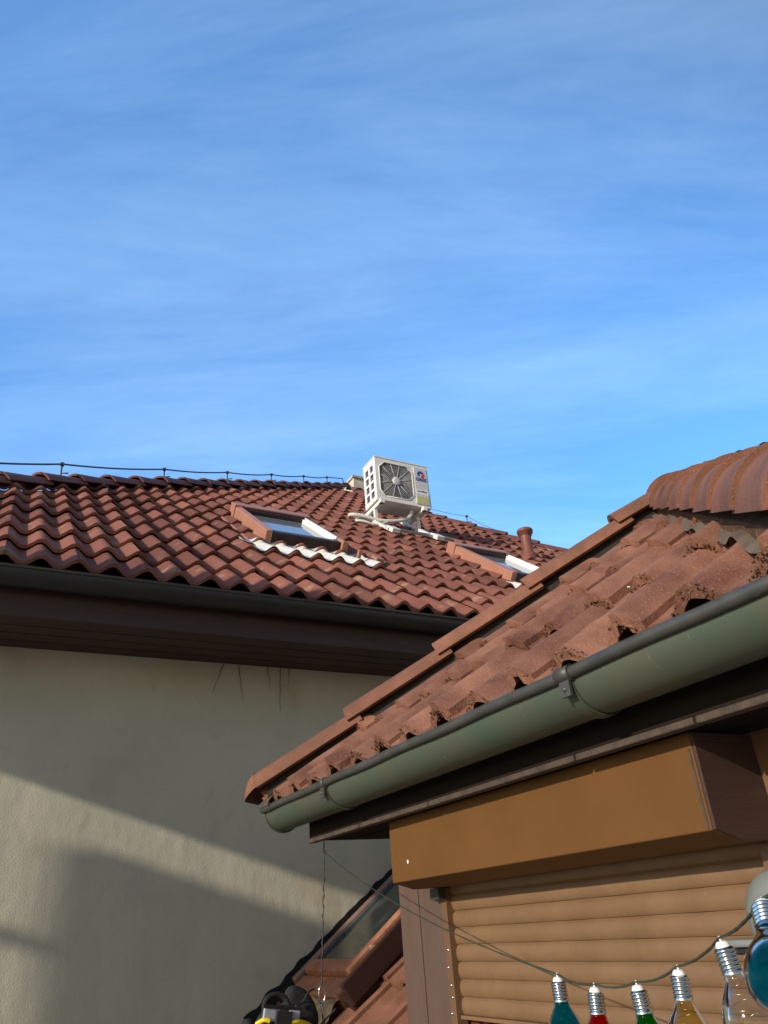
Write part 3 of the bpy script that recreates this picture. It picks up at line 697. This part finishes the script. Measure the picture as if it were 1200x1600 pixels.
# gutter of the bay
GX, GZ, GR = 1.072, 1.995, .070
gg = MB(); half_gutter(gg, GX, GZ, GR, .40, 2.86, 'y', 28, .0025)
bay_g = link('gutter', gg, M['copper'], bay)
gg = MB()
for (yy, s_) in ((2.86, 1),):
    ring = [(GX + GR * math.cos(math.pi + math.pi * i / 24), yy, GZ + GR * math.sin(math.pi + math.pi * i / 24)) for i in range(25)]
    gg.add(ring + [(v[0], yy + .003, v[2]) for v in ring], [tuple(range(25)), tuple(range(25, 50))[::-1]])
gg.tube([(GX + (GR + .002) * math.cos(math.pi + math.pi * i / 24), 2.855, GZ + (GR + .002) * math.sin(math.pi + math.pi * i / 24)) for i in range(25)], .004, 6)
link('gutter_end', gg, M['copper'], bay_g)
gg = MB(); gg.tube([(GX - GR - .004, .40 + (2.85 - .40) * i / 40, GZ + .004 + .0012 * math.sin(i * .9)) for i in range(41)] + [(GX - GR - .003, 2.868, GZ + .004)], .0125, 14); link('gutter_bead', gg, M['bead'], bay_g)
for yb in (2.30, 1.12):
    k = MB(); w = .013
    vs = []
    for i in range(29):
        a = math.pi - .15 + (math.pi * .72) * i / 28
        for dy in (-w, w): vs.append((GX + (GR + .0045) * math.cos(a), yb + dy, GZ + (GR + .0045) * math.sin(a)))
        for dy in (w, -w): vs.append((GX + (GR + .0012) * math.cos(a), yb + dy, GZ + (GR + .0012) * math.sin(a)))
    fs = []
    for i in range(28):
        a = i * 4; c = a + 4
        fs += [(a, a + 1, c + 1, c), (a + 1, a + 2, c + 2, c + 1), (a + 3, a, c, c + 3)]
    k.add(vs, fs)
    br = link('gutter_bracket', k, M['copper'], bay_g)
    k = MB(); k.tube([(GX - GR - .004, yb - .020, GZ + .004), (GX - GR - .004, yb + .020, GZ + .004)], .0158, 14)
    k.obox(Vector((GX - GR - .009, yb, GZ - .02)), X_, Y_, Z_, (-.003, -.014, -.02), (.003, .014, .01)); link('bracket_clip', k, M['bead'], br)
    k = MB(); k.lathe([(.0, .004), (.004, .0035), (.006, 0)], Vector((GX - GR - .0125, yb, GZ - .026)), -X_, 10); link('rivet', k, M['bead'], br)
# fascia, trim, soffit
q = MB(); q.box((1.148, .42, 1.884), (1.170, 2.79, 2.03)); q.box((1.172, 2.768, 1.884), (3.3, 2.79, 2.03)); q.box((1.172, .42, 1.884), (3.3, .44, 2.03)); link('fascia', q, M['soffit_shade'], bay)
q = MB(); y = .42
for ln in (.55, .33, .62, .44, .43):
    q.box((1.138, y, 1.874), (1.166, min(y + ln - .006, 2.79), 1.888)); y += ln
link('fascia_trim', q, M['trim'], bay, bevel=.003)
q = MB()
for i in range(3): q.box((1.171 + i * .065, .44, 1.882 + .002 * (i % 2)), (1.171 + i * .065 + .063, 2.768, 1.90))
q.box((1.366, 2.544, 1.882), (3.3, 2.768, 1.90)); q.box((1.366, .44, 1.882), (3.3, .655, 1.90)); link('soffit', q, M['soffit_shade'], bay)
# walls of the bay
q = MB(); q.box((1.50, .72, 0), (3.3, 2.52, 1.881)); q.box((1.365, .66, 0), (1.50, 1.07, 1.881)); q.box((1.3655, 1.07, 1.712), (1.50, 2.27, 1.881)); q.box((1.365, 1.07, 0), (1.50, 2.27, .95)); link('wall', q, M['rail'], bay)
q = MB(); q.box((1.365, 2.418, 0), (1.50, 2.543, 1.881)); link('corner_post', q, M['post'], bay, bevel=.003)
q = MB(); q.box((1.3675, 2.272, 0), (1.50, 2.4155, 1.881)); link('corner_post', q, M['post'], bay, bevel=.003)
# guide rails with screws
for (a, b2) in ((2.240, 2.271), (1.045, 1.085)):
    q = MB(); q.box((1.362, a, .95), (1.40, b2, 1.686)); rl = link('shutter_guide', q, M['rail'], bay, bevel=.002)
    for z in (1.36, 1.40, 1.43, 1.475, 1.52):
        q = MB(); q.lathe([(0, .003), (.003, .0025), (.0045, 0)], Vector((1.3615, (a + b2) / 2 + .008 * math.sin(z * 70), z)), -X_, 8); link('screw', q, M['steel'], rl)
q = MB(); q.box((1.335, 2.235, 1.655), (1.361, 2.285, 1.686)); link('guide_cap', q, M['gutter_dark'], bay)
# shutter box
q = MB(); poly = [(1.20, 1.880), (1.20, 1.707), (1.27, 1.687), (1.3645, 1.687), (1.3645, 1.880)]
q.prism(poly, Vector((0, 0, 0)), X_, Z_, Y_, 1.041, 2.27); sb = link('shutter_box', q, M['box'], bay, bevel=.0025)
q = MB(); q.prism([(1.203, 1.878), (1.203, 1.7085), (1.27, 1.6875), (1.364, 1.6875), (1.364, 1.878)], Vector((0, 0, 0)), X_, Z_, Y_, 1.034, 1.0405); link('dark_end_face', q, M['fascia_dark'], sb)  # thin darker sheet over the end face of the box
q = MB(); q.box((1.1985, 1.0455, 1.710), (1.1996, 1.051, 1.850)); link('edge_seam', q, M['trim'], sb)
q = MB(); blob(q, Vector((1.1995, 2.165, 1.757)), .006, (.3, .8, 1)); link('paint_chip', q, M['dropping'], sb)
# shutter slats
q = MB(); zt = 1.7104; ns_ = 8; hs_ = .0442
for i in range(ns_):
    z1 = zt - i * hs_; z0 = z1 - hs_
    def PS(u, v, z0=z0, i=i):
        t = v * 1.0
        prof = .0062 * math.sin(math.pi * min(1, t / .93)) ** .7 if t < .93 else -.004
        return Vector((1.388 - prof - .0007 * math.sin(u * 37 + i), 1.06 + 1.195 * u, z0 + hs_ * t))
    q.grid(PS, 30, 16, random.random())
sh = link('roller_shutter', q, M['shutter'], bay)
q = MB(); zb = zt - ns_ * hs_; q.box((1.376, 1.06, zb - .010), (1.40, 2.255, zb - .001)); link('bottom_bar', q, M['shutter'], sh)
# window behind
q = MB(); q.box((1.425, 1.07, .951), (1.45, 2.17, 1.30)); q.box((1.41, 2.20, .951), (1.45, 2.27, 1.70)); q.box((1.42, 2.17, .951), (1.45, 2.198, 1.70)); wf = link('window_frame', q, M['mahogany'], bay)
q = MB(); q.box((1.452, 1.07, .951), (1.46, 2.27, 1.70)); link('pane', q, M['glass'], wf)

# hook under the soffit
hk = thing('hook', 'small black screw hook under the near soffit corner holding thin cords', 'hook', (1.185, 2.745, 1.882))
q = MB(); H0 = Vector((1.185, 2.745, 1.882)); q.tube([H0, H0 - Z_ * .018] + [H0 + Vector((0, .008 * math.sin(a) , -.026 - .008 * (1 - math.cos(a)) + .0)) for a in [R(x) for x in range(0, 271, 30)]], .0022, 8); link('hook_wire', q, M['black'], hk)
HK = H0 - Z_ * .040

# ================================================================== WALL LAMP
lp = thing('wall_lamp', 'pale grey round wall lamp beside the shutter at the right edge', 'lamp', (1.31, 1.03, 1.56))
q = MB(); q.lathe([(.080, 0), (.080, .02), (.074, .035), (.05, .048), (.0, .052)], Vector((1.3605, 1.048, 1.562)), -X_, 36); link('lamp_body', q, M['lampgrey'], lp)
q = MB(); q.obox(Vector((1.360, 1.115, 1.518)), -X_, Y_, Z_, (0, -.02, 0), (.06, .060, .013)); link('lamp_shelf', q, M['lampgrey'], lp, bevel=.005)
q = MB(); q.box((1.305, 1.10, 1.506), (1.35, 1.155, 1.517)); link('lamp_sensor', q, M['black'], lp, bevel=.004)

# ================================================================== LOWER ROOF WITH ROOF WINDOW
lo_r = thing('lower_roof', 'low sloping roof strip with old brown roof window between wall and bay', 'roof', (1.7, 3.5, 1.3))
SL = R(36.4); esL = Vector((math.cos(SL), 0, math.sin(SL))); enL = Vector((-math.sin(SL), 0, math.cos(SL))); OL = Vector((1.56, 4.295, 1.357 + math.tan(SL) * (1.56 - 1.734)))
mY = Vector((0, -1, 0))
q = MB(); tiles(q, OL - esL * .42 - enL * .03, mY, esL, enL, 6, .33, .15, lambda s: 0.0, lambda s: 1.60, .03, .06, 20, 4, lift=.03, th=.018, jit=.003, edge=.02)
# only the strip right of the window keeps its tiles; under the window they are hidden
link('roof_tiles', q, M['cap_near'], lo_r)
q = MB(); q.obox(OL, esL, mY, enL, (-.5, .0, -.25), (1.6, 1.60, -.035)); link('roof_deck', q, M['dark_gap'], lo_r)
# wall flashing: ragged dark strip, then rail
q = MB()
def PW(u, v):
    s = -.12 + 1.5 * u; return OL + esL * s + Y_ * (-.004) + enL * (.045 + v * (.062 + .02 * noise.noise(Vector((s * 14, 0, 0)))))
q.grid(PW, 60, 1); q.obox(OL, esL, mY, enL, (.06, .004, .0), (1.5, .05, .075)); link('wall_flashing', q, M['black'], lo_r)
wn = MB()
wn.obox(OL, esL, mY, enL, (.20, .145, .0), (.275, .66, .105))       # bottom rail, upper tier
wn.obox(OL, esL, mY, enL, (.09, .12, .0), (.198, .70, .075))         # lower tier
win = link('roof_window', wn, M['wood_lr'], lo_r, bevel=.008)
q = MB(); q.obox(OL, esL, mY, enL, (.15, .055, .03), (1.5, .10, .095)); link('side_rail', q, M['railglint'], win, bevel=.01)
q = MB(); q.obox(OL, esL, mY, enL, (.20, .104, .04), (1.5, .118, .078)); link('blue_edge_reflection', q, M['cable'], win)  # blue strip painted in for the reflection along the pane edge
q = MB(); q.obox(OL, esL, mY, enL, (.276, .124, .055), (1.5, .675, .070)); link('pane', q, M['glass'], win)
q = MB(); q.obox(OL, esL, mY, enL, (.18, .677, .0), (1.5, .735, .125)); link('side_frame', q, M['wood_lr'], win, bevel=.006)
q = MB(); q.obox(OL, esL, mY, enL, (.09, .80, .03), (1.5, .83, .13)); q.obox(OL, esL, mY, enL, (.09, .735, .0), (1.5, .80, .05)); link('side_cladding', q, M['clad_dark'], win, bevel=.006)
q = MB()
def PA(u, v):
    yy = .10 + .64 * u; s = .085 - .26 * v
    return OL + esL * s + mY * yy + enL * (.06 - .03 * v + .022 * noise.noise(Vector((yy * 9, s * 11, 0))) + .010 * noise.noise(Vector((yy * 30, s * 26, 2))))
q.grid(PA, 50, 20); link('lead_apron', q, M['lead'], win)

# ================================================================== BAG ON ITS CORD
CARB = Vector((1.160, 2.742, 1.43))
bg_ = thing('tool_bag', 'black bag with yellow piping and grey patches hanging in the lower left', 'bag', (1.10, 2.75, 1.0))
def superq(mb, c, rx, ry, rz, e1=.45, e2=.5, nu=36, nv=20, warp=0.0):
    def sg(x, p): return math.copysign(abs(x) ** p, x)
    def P(u, v):
        a = 2 * math.pi * u; b = -math.pi / 2 + math.pi * v
        p_ = Vector((rx * sg(math.cos(b), e1) * sg(math.cos(a), e2), ry * sg(math.cos(b), e1) * sg(math.sin(a), e2), rz * sg(math.sin(b), e1)))
        if warp: p_ += p_.normalized() * warp * noise.noise(p_ * 9)
        return c + p_
    mb.grid(P, nu, nv, .5, True)
bc = Vector((1.03, 2.74, 1.235))
q = MB(); superq(q, bc, .108, .072, .158, .42, .55, warp=.030); body = link('bag_body', q, M['bagfab'], bg_)
q = MB(); superq(q, Vector((.975, 2.675, 1.22)), .055, .04, .150, .35, .4, warp=.012); link('front_pocket', q, M['bagfab'], bg_)
q = MB(); superq(q, Vector((1.085, 2.775, 1.36)), .052, .035, .085, .75, .7, warp=.03); link('back_flap', q, M['bagfab'], bg_)
q = MB(); q.tube(smooth([(.945, 2.69, 1.36), (.950, 2.70, 1.412), (.985, 2.71, 1.428), (1.02, 2.71, 1.415), (1.035, 2.70, 1.37)]), .009, 8); link('grab_handle', q, M['bagfab'], bg_)
ub = Vector((.985, .05, -.16)).normalized(); vb = Vector((.16, -.02, .985)).normalized(); wb = ub.cross(vb)
def slab(x, z, w, h, m, nm, y=2.632, t=.006, bev=.002):
    q = MB(); q.obox(Vector((x, y, z)), ub, vb, wb, (0, 0, -t), (w, h, t)); return link(nm, q, M[m], bg_, bevel=bev)
slab(.918, 1.370, .050, .036, 'reflective', 'reflective_patch'); slab(.998, 1.360, .036, .038, 'reflective', 'reflective_patch')
slab(.915, 1.404, .130, .009, 'black', 'patch_trim', 2.628, .008)
q = MB(); q.tube(smooth([(.905, 2.65, 1.362), (.922, 2.632, 1.372), (.94, 2.626, 1.368)]), .007, 8); link('piping', q, M['yellow'], bg_)
q = MB(); q.tube(smooth([(.985, 2.624, 1.356), (1.01, 2.622, 1.358), (1.035, 2.626, 1.356), (1.07, 2.645, 1.345), (1.115, 2.68, 1.322), (1.145, 2.70, 1.305)]), .0065, 8); link('piping', q, M['yellow'], bg_)
slab(.938, 1.27, .052, .125, 'bagfab', 'flap', 2.620, .006); slab(.950, 1.345, .030, .006, 'panel', 'flap_print', 2.612, .001, 0)
q = MB(); superq(q, Vector((.892, 2.70, 1.30)), .016, .03, .075, .5, .6); link('side_strap', q, M['bagfab'], bg_)
q = MB(); q.tube(smooth([(1.04, 2.67, 1.395), (1.07, 2.69, 1.400), (1.10, 2.71, 1.425), (1.13, 2.735, 1.43)]), .003, 6); q.tube(smooth([(1.13, 2.70, 1.33), (1.15, 2.70, 1.345), (1.19, 2.70, 1.372)]), .003, 6); link('strap_cord', q, M['thread'], bg_)
cb = thing('carabiner', 'small steel carabiner clipping the hanging cord to the black bag', 'carabiner', CARB)
q = MB(); ring = [CARB + Vector((.011 * math.cos(a), 0, -.018 + .026 * math.sin(a))) for a in [2 * math.pi * i / 20 for i in range(21)]]; q.tube(ring, .0026, 8, caps=False); q.tube([CARB + Vector((0, 0, -.045)), CARB + Vector((.004, 0, -.10))], .004, 8); link('ring', q, M['steel'], cb)
hc_ = MB(); pts = []
for i in range(41):
    t = i / 40; pts.append(HK.lerp(CARB + Z_ * .008, t) + Vector((.0018 * math.sin(t * 60), .0015 * math.cos(t * 47), 0)))
hc_.tube(pts, [.0022 + .0009 * math.sin(i * 2.3) for i in range(41)], 6)
tag(link('hanging_cord', hc_, M['thread']), 'thin dark cord hanging straight down from the soffit hook to the bag', 'cord')

# ================================================================== STRING OF BULBS
rotm = rot.to_quaternion().to_matrix()
BP = [Vector((.985, 1.268, 1.502)), Vector((.965, 1.150, 1.491)), Vector((.965, 1.052, 1.496)), Vector((.955, .950, 1.518)), Vector((.90, .812, 1.555)), Vector((.776, .631, 1.596))]
cordp = []
anchor = [HK] + BP + [Vector((.785, .568, 1.638)), Vector((.79, .40, 1.80))]
for i in range(len(anchor) - 1):
    a, b2 = anchor[i], anchor[i + 1]; L = (b2 - a).length; n_ = 30 if i == 0 else 10; sag = .10 if i == 0 else .006
    for k in range(n_):
        t = k / n_; cordp.append(a.lerp(b2, t) - Z_ * sag * 4 * t * (1 - t) * (.35 if i == 0 else 1))
cordp.append(anchor[-1])
q = MB()
q.tube([p + Vector((.0012 * math.sin(i * 1.9), .0012 * math.cos(i * 1.9), 0)) for i, p in enumerate(cordp)], [.0013 if i < 28 else .0017 for i in range(len(cordp))], 6)
q.tube([p - Vector((.0012 * math.sin(i * 1.9), .0012 * math.cos(i * 1.9), 0)) for i, p in enumerate(cordp)], [.0011 if i < 28 else .0015 for i in range(len(cordp))], 6)
tag(link('light_string_cord', q, M['cord']), 'dark green twisted cord sagging across the shutter and carrying the coloured bulbs', 'cord')

def bulb_parts():
    cap = MB(); pr_ = [(.0, -.004), (.006, -.004), (.0085, -.007), (.0095, -.011)]
    c = MB(); c.lathe(pr_, Vector((0, 0, 0)), Z_, 20)
    s_ = MB(); pf = [(.0095, -.011), (.0118, -.0125)]
    for k in range(5):
        z = -.0135 - k * .0046; pf += [(.0135, z - .0006), (.0135, z - .0022), (.0120, z - .0034), (.0120, z - .0042)]
    pf += [(.0132, -.0370), (.0132, -.041)]
    s_.lathe(pf, Vector((0, 0, 0)), Z_, 24)
    # helical feel: shear the rings slightly
    s_.v = [Vector((v.x, v.y, v.z + (.0016 * math.atan2(v.y, v.x) / math.pi if v.z < -.013 and v.z > -.036 else 0))) for v in s_.v]
    gl = MB(); gp = [(.0130, -.041), (.0134, -.046), (.0165, -.055), (.0215, -.066), (.0262, -.078), (.0292, -.090), (.0300, -.101), (.0292, -.111), (.0262, -.120), (.0205, -.128), (.0125, -.1325), (.0045, -.1345), (0, -.1348)]
    P = [Vector((r, 0, z)) for r, z in gp]; sm = smooth(P, 3); gl.lathe([(max(v.x, 0) * (1 + .1 * min(1, max(0, (-.041 - v.z) / .03))), -.041 + (v.z + .041) * .86) for v in sm], Vector((0, 0, 0)), Z_, 32)
    hk = MB(); hk.tube([(0, 0, .002), (0, 0, -.005)], .0016, 6)
    w = MB(); random.seed(5); pts = [(0, 0, -.04)]
    for i in range(70):
        t = i / 69; a = t * 22; r_ = .004 + .014 * math.sin(math.pi * min(1, t * 1.05)); pts.append((r_ * math.cos(a), r_ * math.sin(a), -.045 - .060 * t))
    w.tube(pts, .00045, 4)
    return c, s_, gl, hk, w
c, s_, gl, hkk, w = bulb_parts()
LEDM = mat('fine_copper_wire', (0.75, 0.6, 0.35), rough=.25, metal=1.0)
labs = [('blue', 'blue glass bulb, first on the string from the left, hanging before the shutter', (2, 1)),
        ('red', 'red glass bulb hanging low on the string between a blue and a green bulb', (3, -2)),
        ('green', 'green glass bulb hanging between the red and the yellow bulb', (3, 5)),
        ('yellow', 'pale yellow glass bulb hanging between the green and the clear bulb', (1, -2)),
        ('clear', 'clear colourless glass bulb tilted on the string beside the wall lamp', (4, 9)),
        ('blue', 'large blue glass bulb nearest the right edge, highest on the string', (42, -2))]
proto = None
for i, (cname, lab, (tx, ty)) in enumerate(labs):
    if proto is None:
        root = thing('string_bulb', lab, 'bulb', BP[0], 'coloured bulbs on the light string')
        o1 = link('screw_cap', s_, M['steel'], root, world=False); o2 = link('glass_globe', gl, BG[cname], root, world=False)
        o3 = link('insulator', c, M['porc'], root, world=False); o4 = link('hanger', hkk, M['porc'], root, world=False); o5 = link('wire_lights', w, LEDM, o2, world=False)
        proto = (root, [o1, o2, o3, o4, o5])
    else:
        root = proto[0].copy(); COL.objects.link(root); tag(root, lab, 'bulb', 'coloured bulbs on the light string')
        made = {}
        for ob in proto[1]:
            n2 = ob.copy(); COL.objects.link(n2); made[ob.name] = n2
            n2.parent = root if ob.parent == proto[0] else made[ob.parent.name]
            if ob is proto[1][1]:
                n2.data = ob.data.copy(); n2.data.materials[0] = BG[cname]
    root.location = BP[i]
    lean = Vector((0.888, -0.455, 0)) * math.tan(R(ty)) + Vector((-.77, -.63, 0)) * math.tan(R(tx))     # how far each bulb swings out of plumb
    root.rotation_euler = (Z_ - lean).normalized().to_track_quat('Z', 'Y').to_euler()

# ================================================================== ADDED BLOCKERS BESIDE THE CAMERA, UNSEEN (shaped to throw the shade on the wall)
nb = thing('shade_wall', 'plain wall slab across the yard, added out of view to shade the wall', 'house', (-7.2, 1.7, 0))
q = MB(); q.box((-7.0, 1.20, 0), (-6.8, 2.217, 4.528)); link('wall', q, M['blocker_plaster'], nb)  # added slab, sized for its shadow on the house wall
q = MB(); q.box((-6.9, 2.217, 4.045), (-6.85, 3.4, 4.10)); link('shade_bar', q, M['gutter_dark'], nb)  # added bar for the thin shadow at the wall's left
cn = thing('shade_blocker', 'gabled slab on two posts, added out of view to shade the wall', 'shade_blocker', (-3.6, 2.3, 0))
q = MB(); e0 = 3.645
q.prism([(3.8, e0), (2.20, e0), (2.20, 5.0), (2.32, 5.0), (3.45, 3.72)], Vector((0, 0, 0)), Y_, Z_, X_, -3.62, -3.5); link('shade_slab', q, M['blocker_plaster'], cn)  # added slab, outline shaped to cast the upper shade
q = MB(); q.box((-3.60, 2.205, 0), (-3.52, 2.285, 3.645)); link('post', q, M['post'], cn)  # posts only hold up the added slab
q = MB(); q.box((-5.6, 2.205, 0), (-5.52, 2.285, 3.645)); link('post', q, M['post'], cn)
q = MB(); q.box((-5.7, 2.20, 3.645), (-3.622, 2.30, 3.80)); link('beam', q, M['post'], cn)
